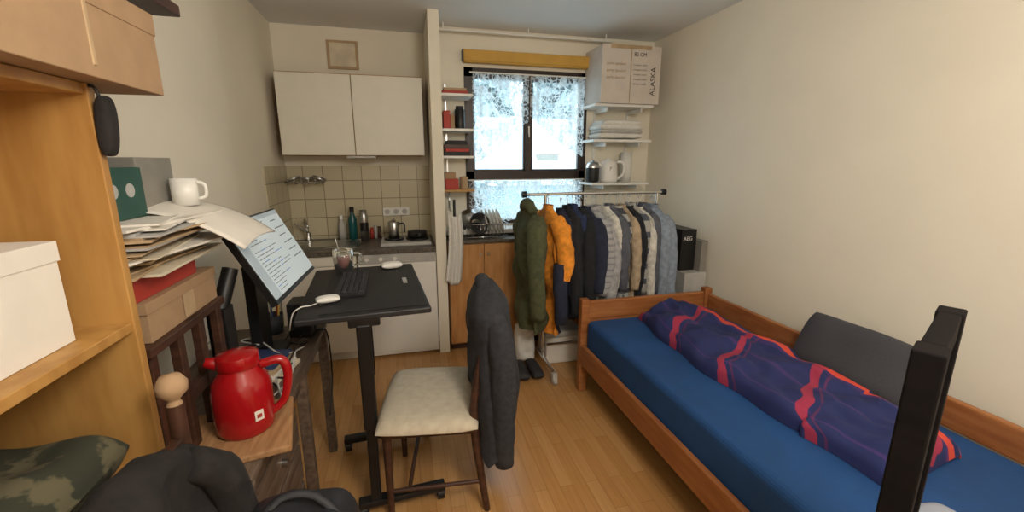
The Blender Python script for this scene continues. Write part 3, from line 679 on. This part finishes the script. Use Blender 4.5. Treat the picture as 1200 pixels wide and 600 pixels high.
b.tube([(.35,1.60,.91),(.37,1.555,.80),(.38,1.56,.55),(.385,1.575,.25)],[.035,.05,.05,.042],M['dark'],n=18,smooth=8,wob=.08)
b.tube([(.35,2.0,.91),(.375,2.04,.80),(.385,2.04,.55),(.38,2.02,.30)],[.035,.045,.045,.04],M['dark'],n=18,smooth=8,wob=.08)
b.tube([(.315,1.72,.965),(.31,1.80,.995),(.315,1.88,.965)],[.022,.034,.022],M['dark'],n=12,wob=.1)
b.finish('dark_jacket')

# ---------------- front-left ladderback chair with bag and coat
CX=-.476
b=B()
for y in(.54,.92):
    b.cyl((CX,y,0),(CX,y,1.02),.016,DW); b.lathe((CX,y,1.02),[(.014,0),(.010,.01),(.026,.028),(.028,.045),(.018,.062),(0,.066)],M['card'])
    b.cyl((-.08,y,0),(-.08,y,.44),.018,DW)
for z in(.58,.74,.90): b.box((CX-.01,.54,z),(CX+.01,.92,z+.05),DW)
b.box((CX-.02,.51,.44),(-.06,.96,.465),DW)
b.finish('ladderback_chair',bevel=.003)
b=B()
def coat(u,v):
    y=.50+.40*v; top=.965-.05*abs(2*v-1)**2
    if u<.45: t=u/.45; z=.50+(top-.50)*t; x=CX+.065-.025*t+.012*math.sin(v*15)
    elif u<.55: t=(u-.45)/.1; a=math.pi*t; x=CX+.04*math.cos(a); z=top+.025*math.sin(a)
    else: t=(u-.55)/.45; z=top-.45*t; x=CX-.04-.03*t+.008*math.sin(v*18)
    return (x+.02*noise.noise(Vector((x*9,y*9,z*9))),y,z+.02*noise.noise(Vector((y*12,3,x*4))))
b.sheet(coat,50,34,M['dark2'])
b.tube([(CX+.04,.86,.92),(CX+.07,.90,.86),(CX+.08,.92,.74),(CX+.10,.90,.62)],[.03,.036,.036,.03],M['dark2'],n=14,smooth=6,wob=.1)
b.finish('brown_coat',solid=.008)
b=B(); bp=mat('backpack_nylon',(24,25,30),.6,var=.3,scale=10,bump=.4)
b.pillow((-.27,.85,.61),(.125,0,.0),(0,.14,.0),(0,0,.145),bp,p=5,amp=.03,seed=9,fr=9); b.tube([(-.35,.86,.74),(-.30,.90,.775),(-.23,.90,.765),(-.17,.86,.72)],.010,bp,flat=.5)
b.tube([(-.36,.93,.68),(-.27,.985,.70),(-.17,.94,.67)],.005,M['ster'],n=6)
b.finish('black_backpack')

# ---------------- lights/world/camera
w=bpy.data.worlds.new('World'); bpy.context.scene.world=w; w.use_nodes=True
w.node_tree.nodes['Background'].inputs[0].default_value=(.68,.88,1,1); w.node_tree.nodes['Background'].inputs[1].default_value=4.4
def area(name,loc,rot,sx,sy,e,col):
    l=bpy.data.lights.new(name,'AREA'); l.shape='RECTANGLE'; l.size=sx; l.size_y=sy; l.energy=e; l.color=col
    o=bpy.data.objects.new(name,l); o.location=loc; o.rotation_euler=rot; bpy.context.collection.objects.link(o); return o
o=area('window_portal',((WX0+WX1)/2,YW+.2,1.6),(math.radians(-90),0,0),1.05,1.25,10,(1,1,1)); o.data.cycles.is_portal=True
l=bpy.data.lights.new('pendant_lamp','POINT'); l.energy=80; l.color=(1,.92,.81); l.shadow_soft_size=.25
o=bpy.data.objects.new('pendant_lamp',l); o.location=(.6,-.15,2.1); bpy.context.collection.objects.link(o)
cam=bpy.data.cameras.new('cam'); co=bpy.data.objects.new('camera',cam); bpy.context.collection.objects.link(co)
cam.sensor_width=36; cam.lens=497.8/1200*36; cam.clip_start=.02
co.location=(0,0,1.5); co.rotation_euler=(math.radians(90)-.218,0,-.245)
bpy.context.scene.camera=co
try:
    bpy.context.scene.view_settings.view_transform='Standard'
except Exception: pass
